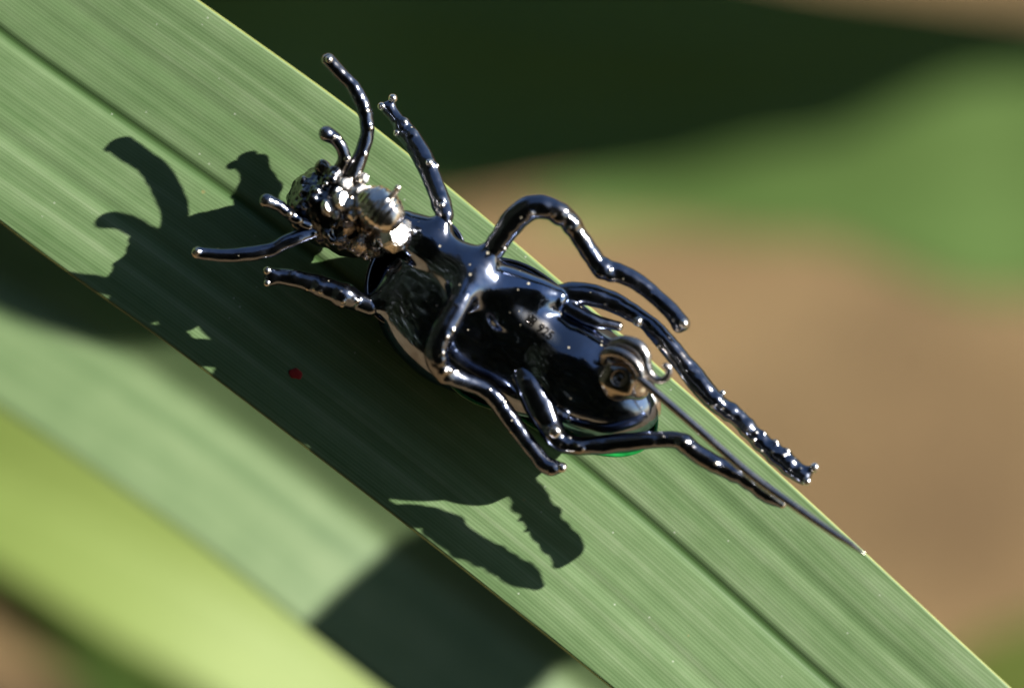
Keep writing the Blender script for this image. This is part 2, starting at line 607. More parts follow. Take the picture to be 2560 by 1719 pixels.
def ribbon(name, stations, mat, nt=40, thick=.05, height=None, parent=None):
    """stations: (left point, mid point, right point, cm along); a solid strap blade"""
    verts, uvs = [], []
    ns = len(stations)
    for (a, m, b, s) in stations:
        wl, wr = np.linalg.norm(m - a), np.linalg.norm(b - m)
        for j in range(nt + 1):
            t = j / nt * 2 - 1
            if t < 0:
                p = m + (a - m) * (-t)
                d = -wl * (-t)
            else:
                p = m + (b - m) * t
                d = wr * t
            dz = height(s, d, t) if height else 0
            verts.append(p + np.array((0, 0, dz)))
            uvs.append((s, d))
    top = len(verts)
    full = np.array(verts)
    G = full.reshape(ns, nt + 1, 3)
    ds = np.gradient(G, axis=0)
    dt = np.gradient(G, axis=1)
    nn = np.cross(ds, dt)
    nn /= np.maximum(np.linalg.norm(nn, axis=2, keepdims=True), 1e-9)
    if nn[:, :, 2].mean() < 0:
        nn = -nn
    tt = np.linspace(-1, 1, nt + 1)
    th = thick * np.sqrt(np.maximum(1 - tt ** 6, 0.02))
    low = (G - nn * th[None, :, None]).reshape(-1, 3)
    allv = np.concatenate([full, low])
    faces = []
    w = nt + 1
    for i in range(ns - 1):
        for j in range(nt):
            q = (i * w + j, (i + 1) * w + j, (i + 1) * w + j + 1, i * w + j + 1)
            faces.append(q)
            faces.append(tuple(x + top for x in q[::-1]))
        for j in (0, nt):
            q = (i * w + j, i * w + j + top, (i + 1) * w + j + top, (i + 1) * w + j)
            faces.append(q if j == 0 else q[::-1])
    for i in (0, ns - 1):
        for j in range(nt):
            q = (i * w + j, i * w + j + 1, i * w + j + 1 + top, i * w + j + top)
            faces.append(q if i == 0 else q[::-1])
    base = W(allv[top - w // 2 - 1])
    me = bpy.data.meshes.new(name)
    me.from_pydata([tuple(W(p) - base) for p in allv], [], faces)
    uvl = me.uv_layers.new(name='UVMap')
    uv2 = uvs + uvs
    for lp in me.loops:
        uvl.data[lp.index].uv = uv2[lp.vertex_index]
    bm = bmesh.new()
    bm.from_mesh(me)
    bmesh.ops.recalc_face_normals(bm, faces=bm.faces)
    bm.to_mesh(me)
    bm.free()
    for f in me.polygons:
        f.use_smooth = True
    o = link(name, me, mat, parent)
    o.location = base
    return o, G

def tube_world(name, pts, rad, mat, parent, origin, seg=8):
    """a round cord through world points"""
    bm = bmesh.new()
    rings = []
    n = len(pts)
    for i in range(n):
        t = (pts[min(i + 1, n - 1)] - pts[max(i - 1, 0)]).normalized()
        u = t.orthogonal().normalized() if i == 0 else (u - t * u.dot(t)).normalized()
        v = t.cross(u)
        rings.append([bm.verts.new(pts[i] - origin + (u * math.cos(a) + v * math.sin(a)) * rad[i]) for a in [2 * math.pi * k / seg for k in range(seg)]])
    for i in range(n - 1):
        for k in range(seg):
            bm.faces.new((rings[i][k], rings[i][(k + 1) % seg], rings[i + 1][(k + 1) % seg], rings[i + 1][k]))
    bm.faces.new(rings[0][::-1])
    bm.faces.new(rings[-1])
    for f in bm.faces:
        f.smooth = True
    me = bpy.data.meshes.new(name)
    bm.to_mesh(me)
    bm.free()
    return link(name, me, mat, parent)

UPPER = [(-4000, -40), (-3000, -140), (-1500, -230), (363, -305), (706, -346), (1000, -354), (1319, -356), (1856, -345), (2338, -330), (2818, -302), (3034, -288), (4500, -250), (7600, -170)]
LOWER = [(-4000, 20), (-3000, 170), (-1500, 360), (365, 436), (554, 412), (837, 386), (1228, 372), (1511, 358), (1956, 346), (2282, 341), (3034, 330), (4500, 300), (7600, 230)]
MIDL = [(-4000, 0), (-1500, 60), (60, 68), (393, 38), (498, 20), (1200, -18), (1811, -37), (2109, -38), (2411, -22), (2704, -9), (4500, 0), (7600, 20)]

def main_z(u):
    s = (u - 1536) * K
    z = -.007 * s * s if abs(s) < 3 else -.007 * 9 - .042 * (abs(s) - 3)
    if s > 5.5:
        z -= 72 * ((s - 5.5) / 13.5) ** 1.8
    if s < -6:
        z -= .05 * (s + 6) ** 2
    return z

RID = [(rng.uniform(14, 46), rng.uniform(0, 6.28), rng.uniform(.0015, .0055)) for _ in range(9)]
def main_profile(s, d, t):
    h = .055 * (abs(d) / 1.1) ** 1.4                      # shallow channel along the midrib
    h -= .020 * math.exp(-(d / .045) ** 2)              # the midrib groove
    h -= .007 * math.exp(-((d - .62) / .07) ** 2) + .006 * math.exp(-((d + .5) / .08) ** 2)
    h -= .05 * max(0, abs(t) - .86) ** 1.0               # margins turn down
    for f, p, a in RID:
        h += a * .14 * math.sin(f * d + p)
    return h

def build_main_leaf():
    us = list(np.arange(-3950, -200, 250)) + list(np.arange(-200, 3300, 35)) + list(np.arange(3300, 7500, 150))
    up, lo, mi = (np.array(x, float) for x in (UPPER, LOWER, MIDL))
    st = []
    for u in us:
        z = main_z(u)
        pts = []
        for tab in (up, mi, lo):
            v = float(np.mean(np.interp(u + np.linspace(-320, 320, 41), tab[:, 0], tab[:, 1])))
            g = U * u + V * v
            pts.append(P(g[0], g[1], z))
        st.append((pts[0], pts[1], pts[2], (u - 1536) * K))
    o, G = ribbon('strap_leaf', st, M['leaf'], nt=150, thick=.055, height=main_profile)
    tag(o, 'broad ribbed green strap leaf with dark midrib groove carrying the beetle brooch', 'leaf', 'strap leaves')
    for j in (0, -1):
        pts = [W(G[i, j] + np.array((0, 0, -.012))) for i in range(len(st))]
        tube_world('margin', pts, [.00011] * len(pts), M['margin'], o, o.location, 8)
    return o, G
main_leaf, GMAIN = build_main_leaf()

def red_spot():
    bm = bmesh.new()
    bmesh.ops.create_icosphere(bm, subdivisions=3, radius=1)
    for v in bm.verts:
        v.co = Vector((v.co.x * .00055, v.co.y * .0004, v.co.z * .00007)) * (1 + .12 * math.sin(5 * v.co.x + 3 * v.co.y))
    for f in bm.faces:
        f.smooth = True
    me = bpy.data.meshes.new('red_spot')
    bm.to_mesh(me)
    bm.free()
    o = link('red_spot', me, M['red'], main_leaf)
    g = P(748, 938, 0)
    q = GMAIN.reshape(-1, 3)
    p = q[np.argmin(((q[:, :2] - g[:2]) ** 2).sum(1))] + np.array((0, 0, .004))
    o.location = W(p) - main_leaf.location
    o.rotation_euler = (TILT @ Matrix.Rotation(R(-20), 4, 'Z')).to_euler()
    o['label'] = 'tiny oval red spot on the shaded half of the leaf'
red_spot()

def blade(label, pts, half, mat, roll=0.0, fold=.25, nt=24, thick=.04, sub=10, cm=False, side=None):
    """a strap leaf from its tip down to the soil; half = half widths in cm, roll in degrees about its run"""
    c3 = [np.array(p, float) if cm else P(*p) for p in pts]
    e = c3[-1]
    drop = -86 - (e[1] + e[2])
    c3.append(e + np.array((3, drop * .5, drop * .5)))
    half = list(half) + [half[-1] * .8]
    ps, hw = catmull(c3, half, sub)
    rl = [roll] * len(c3) if isinstance(roll, (int, float)) else list(roll) + [roll[-1]]
    _, rls = catmull(c3, rl, sub)
    st = []
    acc = 0
    n = len(ps)
    for i in range(n):
        t = ps[min(i + 1, n - 1)] - ps[max(i - 1, 0)]
        t /= np.linalg.norm(t)
        sv = np.cross(t, (0, 0, 1.0)) if side is None else np.asarray(side, float) - t * (t @ np.asarray(side, float))
        sv /= max(np.linalg.norm(sv), 1e-6)
        nrm = np.cross(sv, t)
        a = R(rls[i])
        s2 = sv * math.cos(a) + nrm * math.sin(a)
        n2 = nrm * math.cos(a) - sv * math.sin(a)
        if i:
            acc += np.linalg.norm(ps[i] - ps[i - 1])
        st.append((ps[i] - s2 * hw[i] + n2 * hw[i] * fold, ps[i], ps[i] + s2 * hw[i] + n2 * hw[i] * fold, acc))
    o, G = ribbon('strap_leaf', st, mat, nt=nt, thick=thick)
    tag(o, label, 'leaf', 'strap leaves')
    return o

# the grey-green leaf just behind the lower edge of the main one
blade('grey-green strap leaf running just beneath the lower edge of the brooch leaf',
      [(-1900, -420, -7.5), (-700, 330, -6.2), (0, 700, -6.0), (560, 1050, -6.0), (1100, 1460, -6.2), (1800, 2000, -7.0), (2700, 2800, -12.0), (3300, 3300, -22.0)],
      [.1, .75, 1.0, 1.05, 1.08, 1.05, .9, .7], M['leaf_b'], roll=4, fold=.42)
# the bright yellow-green one in the lower left
blade('bright yellow-green strap leaf low down beside the bare brown soil',
      [(-1700, 640, -21.5), (-700, 930, -20.5), (-100, 1140, -20.0), (460, 1410, -20.0), (940, 1700, -20.5), (1400, 2060, -21.0), (2200, 2700, -23.5), (2900, 3200, -28.5)],
      [.1, .8, 1.05, 1.28, 1.4, 1.4, 1.1, .8], M['leaf_y'], roll=[0, 4, 8, 12, 12, 10, 0, 0], fold=.12)
# the fresh green one on the right, bending in from outside the frame
blade('sunlit fresh green strap leaf arching in over the brown soil, its tip blurred',
      [(1330, 525, -45.0), (1600, 510, -45.0), (2000, 485, -44.5), (2500, 475, -44.0), (3200, 500, -44.0), (4100, 800, -48.0), (4700, 1500, -52.0)],
      [.15, .42, .85, 1.95, 2.3, 1.8, 1.4], M['leaf_r'], roll=10, fold=.12)
# deep green blades behind
blade('deep green shaded strap leaf crossing behind the antennae of the brooch',
      [(-200, -150, -53.0), (500, 90, -52.0), (1000, 230, -52.0), (1500, 260, -51.5), (2000, 235, -51.0), (2600, 185, -51.0), (3600, 250, -52.0), (4700, 900, -54.0)],
      [1.54, 2.75, 2.31, 1.65, 1.16, 0.83, 0.77, 0.77], M['leaf_d'], roll=0, fold=.1)
blade('dark strap leaf above and behind the shaded deep green one',
      [(-100, -500, -57.0), (400, -300, -56.0), (900, -150, -55.5), (1500, 0, -55.0), (2100, 80, -55.0), (2700, 150, -55.0), (3700, 300, -55.0), (4700, 900, -56.0)],
      [1.1, 2.53, 2.15, 1.4, 1.05, .95, .9, .8], M['leaf_d'], roll=0, fold=.1)
blade('dull olive leaf low over the soil beyond the point of the pin',
      [(2180, 1900, -40.0), (2350, 1780, -39.0), (2560, 1690, -38.5), (2900, 1620, -38.5), (3500, 1700, -41.0)],
      [.3, .9, 1.2, 1.2, 1.0], M['leaf_y'], roll=-35, fold=.1)
blade('deep green leaf in the shade below the yellow-green one',
      [(-250, 1330, -33.0), (120, 1560, -32.0), (420, 1740, -32.0), (900, 2000, -32.0), (1600, 2500, -35.0)],
      [.2, .55, .8, .9, .8], M['leaf_d'], roll=-25, fold=.1)
# unseen leaves added on the sunny side, placed to shade the leaves behind
shade_clump = bpy.data.objects.new('shade_leaf_plant', None)
col.objects.link(shade_clump)
shade_clump.empty_display_size = .02
shade_clump.location = (.25, .0, .0)
tag(shade_clump, 'added strap leaves out of view on the sunny side, shading the dark leaves', 'plant')
def shade_leaf(*a, **k):
    o = blade(None, *a, cm=True, **k)
    o.name = 'leaf'
    for q in ('category', 'group'):
        if q in o:
            del o[q]
    o.parent = shade_clump
    o.location = o.location - shade_clump.location
for q in range(3):
    o = (q - .5) * 2.2
    dy, dz = .78 * o, -.62 * o
    shade_leaf([(26, 22.3 + dy, -28.0 + dz), (25.5, 19.3 + dy, -32.0 + dz), (25, 16.4 + dy, -36.0 + dz), (25, 13.1 + dy, -40.0 + dz), (25, 9.1 + dy, -45.0 + dz), (25, 4.1 + dy, -51.0 + dz)],
               [.3, 1.1, 1.25, 1.25, 1.2, 1.0], M['leaf_r'], side=(0, .78, -.62), fold=.1)
shade_leaf([(7.8, -.48, .6), (8.1, .02, -.3), (8.4, .57, -1.2), (8.8, 1.07, -2.4), (10.4, .3, -4.5), (12.3, -3, -9), (14, -9, -18)],
           [.9, .95, 1.0, 1.0, 1.0, 1.0, .8], M['leaf_r'], side=(0, .87, .5), fold=.1)

shade_leaf([(6.0, 6.5, .75), (7.2, 5.6, .6), (8.3, 4.8, .4), (9.3, 3.6, -1.2), (10.5, 1.5, -4), (12.5, -2, -9), (15, -8, -18)],
           [.2, .42, .45, .45, .5, .6, .6], M['leaf_r'], side=(.272, .362, -.745), fold=.1)

# added foliage wall out of view; cuts sky light and darkens the reflections
def build_hedge_blocker():
    m, n, l, b = new_mat('blocker_leaf')
    oi = n.new('ShaderNodeTexNoise')
    oi.inputs['Scale'].default_value = 9
    l.new(n.new('ShaderNodeTexCoord').outputs['Object'], oi.inputs['Vector'])
    r = ramp(n, [(.35, (.008, .013, .005)), (.65, (.017, .027, .008))])
    l.new(oi.outputs['Fac'], r.inputs[0])
    l.new(r.outputs[0], b.inputs['Base Color'])
    b.inputs['Roughness'].default_value = .5
    g = random.Random(11)
    verts, faces = [], []
    def face(ps):
        k = len(verts)
        verts.extend(ps)
        faces.append(tuple(range(k, k + len(ps))))
    # dense twiggy core with an uneven top, open towards the sun
    top = lambda a: 3.75 + .22 * math.sin(a * 9) + .14 * math.sin(a * 23 + 1) + .08 * math.sin(a * 51)
    N = 100
    for i in range(N):
        a0, a1 = (R(142 + 160 * (i + d) / N) for d in (0, 1))
        h0, h1 = top(a0), top(a1)
        c0, s0, c1, s1 = math.cos(a0), math.sin(a0), math.cos(a1), math.sin(a1)
        face([(1.4 * c0, 1.4 * s0, 0), (1.4 * c1, 1.4 * s1, 0), (1.4 * c1, 1.4 * s1, h1), (1.4 * c0, 1.4 * s0, h0)])
        face([(1.4 * c0, 1.4 * s0, h0), (1.4 * c1, 1.4 * s1, h1), (2.0 * c1, 2.0 * s1, h1 - .1), (2.0 * c0, 2.0 * s0, h0 - .1)])
    for i in range(16000):
        a = R(139 + 166 * g.random())
        hh = top(a) + .15
        z = hh * g.random() ** .8 + g.uniform(-.03, .10)
        rr = 1.37 - abs(g.gauss(0, .1)) if z < hh - .15 else g.uniform(1.3, 1.95)
        c = Vector((rr * math.cos(a), rr * math.sin(a), max(z, .04)))
        u = Vector((g.gauss(0, 1), g.gauss(0, 1), g.gauss(0, 1))).normalized()
        v = u.orthogonal().normalized()
        w = u.cross(v)
        L = g.uniform(.045, .09)
        face([tuple(c - v * L), tuple(c + w * L * .45), tuple(c + v * L), tuple(c - w * L * .45)])
    me = bpy.data.meshes.new('hedge_blocker')
    me.from_pydata(verts, [], faces)
    o = link('hedge_blocker', me, m)
    o['kind'] = 'stuff'
    tag(o, 'added dark foliage wall out of view, blocking sky light and darkening reflections', 'hedge_blocker')
build_hedge_blocker()

# ------------------------------------------------------------------ the brooch
brooch = bpy.data.objects.new('beetle_brooch', None)
col.objects.link(brooch)
brooch.matrix_world = FRAME
brooch.empty_display_size = .01
tag(brooch, 'blackened silver beetle brooch lying belly up with its pin open on the leaf', 'brooch')

C0 = np.array((1340., 880.))
AX = np.array((.79, .613))
NX = np.array((-.613, .79))
AX3 = np.array((AX[0], -AX[1], 0.))
NX3 = np.array((NX[0], -NX[1], 0.))
BASIS = np.array((AX3, NX3, (0, 0, 1.)))

ZB = 1.2                      # the body stands this much higher than drawn
def A(a, n, z):
    g = C0 + AX * a + NX * n
    return P(g[0], g[1], z * ZB)

# underside: keel, abdomen and the roots of the legs, cast in one piece
body = SDF(P(860, 1130, 0)[:2].tolist() + [.05], P(1720, 480, 0)[:2].tolist() + [1.35], .0105)
def bt(pts, k=.1):
    p, r = px([(a, b, c * ZB, d) for a, b, c, d in pts])
    body.tube(p, r, k)
body.ellip(A(112, -16, .44), BASIS, (228 * K, 138 * K, .52), .05)
body.ellip(A(150, -40, .62), BASIS, (185 * K, 100 * K, .30), .12)
body.ellip(A(-205, 48, .37), BASIS, (235 * K, 172 * K, .47), .16)
body.ellip(A(-40, 62, .37), BASIS, (200 * K, 118 * K, .42), .14)
bt([(1010, 572, .60, 42), (1075, 615, .66, 52), (1150, 668, .70, 52), (1240, 735, .72, 52), (1330, 795, .66, 60)], .16)
bt([(1050, 600, .66, 40), (1098, 566, .70, 24), (1111, 540, .70, 15)], .12)
bt([(1165, 668, .74, 44), (1215, 640, .78, 30), (1248, 605, .80, 24)], .13)
bt([(1195, 690, .76, 40), (1165, 725, .84, 30), (1142, 772, .88, 27)], .13)
bt([(1270, 715, .70, 46), (1340, 735, .72, 42), (1392, 745, .72, 30)], .08)
bt([(1270, 790, .74, 38), (1300, 825, .74, 28), (1318, 852, .72, 18)], .07)
bt([(1040, 680, .50, 44), (980, 735, .50, 30), (925, 762, .52, 22)], .1)
bt([(1030, 585, .60, 40), (960, 560, .52, 42), (880, 530, .50, 48)], .1)
bt([(1240, 820, .60, 34), (1272, 868, .66, 30), (1296, 910, .66, 28)], .12)
body.ellip(P(1552, 925, .80), np.eye(3), (72 * K, 68 * K, .25), .10)
# shallow furrow beside the abdomen
p_, r_ = px([(1430, 800, 1.08, 10), (1500, 835, 1.02, 10), (1560, 868, .93, 10)])
body.tube(p_, r_, .03, op='cut')
body.noise(.004, 14, 3)
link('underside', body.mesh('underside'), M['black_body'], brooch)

def shell(name, parts, zcut, wall, mat, h=.0115, rim=.02, parent=brooch, inner=None):
    """an open bowl: outer ellipsoids, hollowed, cut level at zcut(x, y)"""
    pts = np.array([c for c, r in parts])
    mr = max(max(r) for c, r in parts)
    lo, hi = pts.min(0) - mr - .08, pts.max(0) + mr + .08
    lo[2], hi[2] = -.06, zcut + .1
    f = SDF(lo, hi, h)
    for c, r in parts:
        m = max(r) + .2
        s = f.sl(np.asarray(c) - m, np.asarray(c) + m)
        f.put(s, f.ell_field(s, c, BASIS, r).astype(np.float32), .12)
    f.D = np.abs(f.D + wall * .5) - wall * .5
    Z = f.ax[2][None, None, :]
    cut = (Z - zcut) + 0 * f.D
    hh = np.maximum(rim - np.abs(f.D - cut), 0) / rim
    f.D = (np.maximum(f.D, cut) + hh * hh * rim * .25).astype(np.float32)
    return link(name, f.mesh(name), mat, parent)

wc = [(A(20, -14, .60), (316 * K, 150 * K, .70)), (A(-110, 10, .58), (175 * K, 168 * K, .68))]
shell('wing_cases', wc, .66, .06, M['black'])
grow = lambda L, d: [(c, tuple(x + d for x in r)) for c, r in L]
en = shell('enamel_back', [(c + AX3 * .075 + NX3 * .05 + np.array((.0, 0, -.01)), tuple(x + .016 for x in r)) for c, r in wc], .63, .03, M['enamel'])
en['label'] = 'bright green enamel coating on the outside of the wing cases'
pn = [(A(-362, 26, .56), (112 * K, 150 * K, .62))]
shell('neck_shield', pn, .62, .04, M['black'])

# ---- legs
def leg(pts, beads, bumps=(), tips=(), extra=(), mat='black_leg', seed=1, name='leg', h=.0095, label=None, z0=ZB, z1=.9, fat=1.08, joints=()):
    m = len(pts) - 1
    zf = lambda i: z0 + (z1 - z0) * min(1, i / m * 1.3)
    pts = [(a, b, c * zf(i), d * fat) for i, (a, b, c, d) in enumerate(pts)]
    tips = [(t[0], t[1], t[2] * z1, t[3]) for t in tips]
    extra = [[(a, b, c * z0, d) for a, b, c, d in e] for e in extra]
    p, r = px(pts)
    allp, allr = list(p), list(r)
    for e in extra:
        q, s = px(e)
        allp += q
        allr += s
    for t in tips:
        allp.append(P(*t[:3]))
    lo, hi = bounds(allp, allr)
    f = SDF(lo, hi, h)
    f.tube(p, r, .0)
    for e in extra:
        q, s = px(e)
        f.tube(q, s, .035)
    for t in tips:       # short stalk to a claw
        f.tube([p[-1] if len(t) < 5 else p[t[4]], P(*t[:3])], [t[3] * K * 1.1, t[3] * K * .9], .05, sub=0)
    def surf(x, y, z, dip):
        g = P(x, y, z)
        t = f.top(g[0], g[1]) if np.all(g[:2] > f.lo[:2] + .02) and np.all(g[:2] < f.lo[:2] + f.n[:2] * f.h - .03) else 0
        if t:
            return t - dip
        w = min(range(m + 1), key=lambda i: (pts[i][0] - x) ** 2 + (pts[i][1] - y) ** 2)
        return pts[w][2]
    for b in bumps:
        f.ball(P(b[0], b[1], surf(b[0], b[1], b[2], b[3] * K * .8)), b[3] * K, .03)
    for b in beads:
        if b[3] < 8:
            f.ball(P(b[0], b[1], surf(b[0], b[1], b[2], b[3] * K * .5)), b[3] * K, .012)
    for x, y, rr in joints:
        w = min(range(m + 1), key=lambda i: (pts[i][0] - x) ** 2 + (pts[i][1] - y) ** 2)
        f.ball(P(x, y, pts[w][2]), rr * K, .012)
    g = random.Random(seed)
    for q in range(int(m * .7) if name == 'leg' else 1):      # casting pips and pits
        w = g.randrange(1, m + 1)
        t = g.random()
        x, y = (pts[w - 1][a] + (pts[w][a] - pts[w - 1][a]) * t + g.uniform(-.8, .8) * pts[w][3] for a in (0, 1))
        rr = g.uniform(2.5, 5.0)
        f.ball(P(x, y, surf(x, y, 0, rr * K * .7)), rr * K, .02)
    f.noise(.0042, 18, seed)
    f.noise(.0014, 55, seed + 50)
    o = link(name, f.mesh(name), M[mat], brooch)
    if label:
        o['label'] = label
    for b in beads:
        if b[3] < 8:
            continue
        bead('bead', b[0], b[1], surf(b[0], b[1], b[2], b[3] * K * .35), b[3] * 1.1, M['silver'], o)
    return o

# front leg reaching up past the leaf edge
leg([(1112, 552, .72, 14), (1110, 535, .72, 20), (1100, 500, .71, 22), (1084, 455, .70, 22), (1064, 408, .68, 23), (1040, 365, .65, 22), (1012, 325, .62, 20), (990, 296, .60, 16), (972, 272, .58, 16)],
    [(982, 246, .65, 10), (954, 266, .65, 9), (993, 332, .70, 8), (1073, 407, .76, 9), (1091, 414, .73, 7), (1050, 416, .73, 5), (1012, 305, .65, 5), (1105, 513, .78, 8)],
    bumps=[(1074, 408, .71, 12), (994, 332, .66, 11), (1030, 335, .64, 13), (1100, 500, .74, 13), (1012, 305, .62, 9)],
    tips=[(981, 250, .61, 9), (955, 266, .61, 9)], seed=2, z1=.95, joints=[(1103, 512, 25), (1109, 532, 22), (1020, 336, 23), (1003, 314, 20)])
# front leg on the shaded side
leg([(925, 764, .52, 22), (890, 752, .56, 22), (862, 738, .64, 25), (830, 724, .68, 22), (790, 711, .70, 20), (736, 696, .72, 19), (700, 690, .74, 17), (684, 690, .75, 16)],
    [(668, 676, .82, 9), (668, 707, .80, 8), (858, 752, .75, 7), (802, 727, .78, 5), (785, 722, .80, 4), (852, 728, .76, 5)],
    bumps=[(855, 735, .68, 22), (800, 718, .72, 15), (735, 688, .74, 13)],
    tips=[(669, 678, .79, 10), (669, 705, .77, 10)], seed=3, fat=1.2, joints=[(858, 737, 32), (800, 715, 27)])
# middle leg, arched, over the soil
leg([(1236, 622, .80, 25), (1256, 592, .84, 25), (1285, 550, .90, 29), (1318, 522, .95, 29), (1350, 515, .98, 28), (1385, 525, 1.0, 26), (1420, 550, 1.0, 23), (1450, 592, 1.0, 20), (1478, 636, .99, 21), (1503, 668, .99, 22), (1540, 680, 1.0, 21), (1585, 700, 1.02, 21), (1630, 734, 1.04, 21), (1668, 768, 1.06, 20), (1690, 792, 1.07, 19), (1700, 806, 1.08, 19)],
    [(1709, 808, 1.11, 11), (1525, 675, 1.06, 6), (1424, 545, 1.07, 5), (1405, 535, 1.08, 5), (1695, 822, 1.06, 6)],
    bumps=[(1505, 672, 1.0, 20), (1410, 536, 1.02, 17), (1425, 552, 1.02, 16), (1396, 525, 1.03, 14), (1525, 690, 1.0, 14)],
    tips=[(1709, 810, 1.09, 10), (1694, 820, 1.05, 7)], seed=4, joints=[(1400, 535, 30), (1430, 562, 26), (1506, 670, 27)])
# middle leg on the shaded side
leg([(1158, 738, .85, 29), (1139, 776, .90, 30), (1118, 812, .94, 30), (1098, 850, .96, 28), (1089, 882, .96, 26), (1096, 910, .95, 24), (1116, 934, .94, 22), (1162, 952, .93, 20), (1205, 968, .93, 20), (1236, 992, .93, 20), (1262, 1028, .94, 19), (1300, 1082, .95, 19), (1336, 1128, .97, 20), (1360, 1158, .98, 21), (1378, 1168, .99, 20)],
    [(1405, 1168, 1.02, 12), (1112, 928, 1.01, 6), (1126, 926, 1.0, 5), (1225, 973, .99, 4), (1261, 1005, .98, 4)],
    bumps=[(1110, 925, .97, 18), (1100, 895, .98, 18)],
    tips=[(1403, 1168, 1.0, 13)], seed=5, joints=[(1095, 905, 29), (1118, 935, 26)])
# hind leg along the leaf edge: grooved thigh, thin shin
leg([(1402, 734, .66, 22), (1430, 733, .68, 26), (1480, 738, .70, 25), (1530, 755, .71, 24), (1575, 778, .73, 22), (1610, 800, .76, 20), (1650, 838, .80, 22), (1690, 885, .83, 24), (1725, 930, .85, 24), (1765, 978, .88, 25), (1800, 1012, .90, 23), (1840, 1042, .92, 19), (1890, 1090, .95, 20), (1940, 1138, .98, 21), (1985, 1172, 1.0, 22), (2004, 1186, 1.02, 19)],
    [(1595, 803, .83, 12), (2036, 1168, 1.08, 11), (2017, 1202, 1.08, 10), (1806, 983, .97, 8), (1781, 1013, .95, 6), (1806, 1004, .98, 4), (1912, 1080, 1.0, 5), (1938, 1103, 1.02, 6), (1968, 1128, 1.04, 7), (1957, 1139, 1.05, 6), (2002, 1180, 1.08, 5)],
    bumps=[(1790, 1000, .92, 20), (1596, 800, .79, 15), (1935, 1110, .98, 12), (1966, 1134, 1.0, 13), (1908, 1084, .97, 11)],
    tips=[(2033, 1170, 1.06, 12), (2014, 1200, 1.05, 12)],
    extra=[[(1405, 752, .68, 20), (1440, 780, .72, 19), (1490, 802, .72, 17), (1545, 815, .70, 13)]], seed=6, z1=.95, joints=[(1822, 1029, 25), (1868, 1069, 24), (1904, 1104, 24.5), (1940, 1138, 25), (1972, 1163, 26)])
# hind leg lying across the leaf under the pin
leg([(1262, 862, .66, 14), (1290, 898, .78, 30), (1322, 955, .84, 36), (1350, 1012, .85, 35), (1376, 1066, .86, 29), (1396, 1098, .86, 25), (1430, 1112, .87, 23), (1490, 1113, .90, 22), (1560, 1106, .94, 21), (1640, 1099, .99, 21), (1700, 1102, 1.04, 22), (1738, 1130, 1.05, 21), (1789, 1160, 1.05, 21), (1852, 1189, 1.05, 21), (1914, 1230, 1.04, 20), (1956, 1261, 1.03, 9)],
    [(1387, 1077, .80, 16), (1714, 1104, .86, 6), (1788, 1158, .91, 7), (1725, 1089, .84, 4), (1457, 1122, .78, 5), (1402, 1110, .79, 4), (1370, 1069, .79, 4), (1832, 1180, .95, 5)],
    bumps=[(1383, 1076, .74, 22), (1710, 1104, .80, 20), (1785, 1160, .84, 18), (1450, 1117, .72, 18)], seed=7, z0=1.0, z1=1.0, joints=[(1838, 1183, 24.5), (1872, 1202, 24), (1905, 1224, 23), (1712, 1110, 26)])

# ---- head with feelers
head = SDF(P(640, 650, 0)[:2].tolist() + [.1], P(960, 370, 0)[:2].tolist() + [1.15], .0095)
head.ellip(P(812, 512, .50), np.eye(3), (.29, .30, .36), .06)
head.ellip(P(880, 565, .48), np.eye(3), (.27, .24, .34), .1)
for x, y, z, r in [(807, 418, .74, 20), (836, 436, .80, 21), (815, 456, .82, 14), (758, 470, .70, 13), (791, 478, .82, 13), (870, 430, .72, 26), (890, 450, .74, 24), (748, 505, .70, 18), (770, 545, .72, 20), (740, 548, .66, 18), (800, 590, .60, 26), (850, 600, .6, 30), (842, 482, .84, 14)]:
    head.ball(P(x, y, z), r * K, .035)
for i in range(22):
    a, b = rng.uniform(740, 880), rng.uniform(440, 600)
    zt = head.top(*P(a, b, .8)[:2])
    if zt > .4:
        head.ball(P(a, b, zt), rng.uniform(6, 13) * K, .03)
head.noise(.007, 34, 9)
head.noise(.003, 90, 10)
hd = link('head', head.mesh('head'), M['crust'], brooch)
for x, y, z, r in [(836, 438, .85, 11), (758, 466, .74, 6), (793, 476, .86, 7), (815, 458, .86, 6), (905, 392, .76, 7)]:
    bead('bead', x, y, z, r, M['silver'], hd)

leg([(880, 440, .72, 20), (900, 395, .73, 18), (914, 355, .75, 18), (918, 315, .78, 18), (906, 262, .81, 17), (880, 213, .84, 17), (848, 182, .86, 17), (820, 150, .87, 17)],
    [(823, 149, .91, 9), (926, 320, .84, 7), (913, 386, .79, 6)], seed=11, name='antenna', z0=1.1, z1=.95, fat=1.0)
leg([(850, 425, .72, 18), (862, 398, .77, 17), (857, 374, .82, 16), (842, 350, .87, 16), (816, 335, .90, 18)],
    [(868, 396, .83, 9), (848, 346, .93, 6)], seed=12, name='palp', z0=1.1, z1=1.0, fat=1.0)
leg([(770, 560, .66, 18), (742, 548, .72, 16), (720, 532, .78, 15), (696, 514, .84, 16), (668, 502, .88, 18)],
    [(722, 534, .86, 7), (748, 550, .78, 7)], seed=13, name='palp', z0=1.1, z1=1.0, fat=1.0)
leg([(800, 575, .62, 20), (770, 585, .66, 17), (718, 603, .70, 18), (680, 622, .72, 18), (630, 633, .74, 18), (580, 638, .76, 17), (530, 636, .78, 16), (495, 631, .80, 15)],
    [(494, 630, .86, 6)], seed=14, name='antenna', z0=1.1, z1=1.0, fat=1.0)

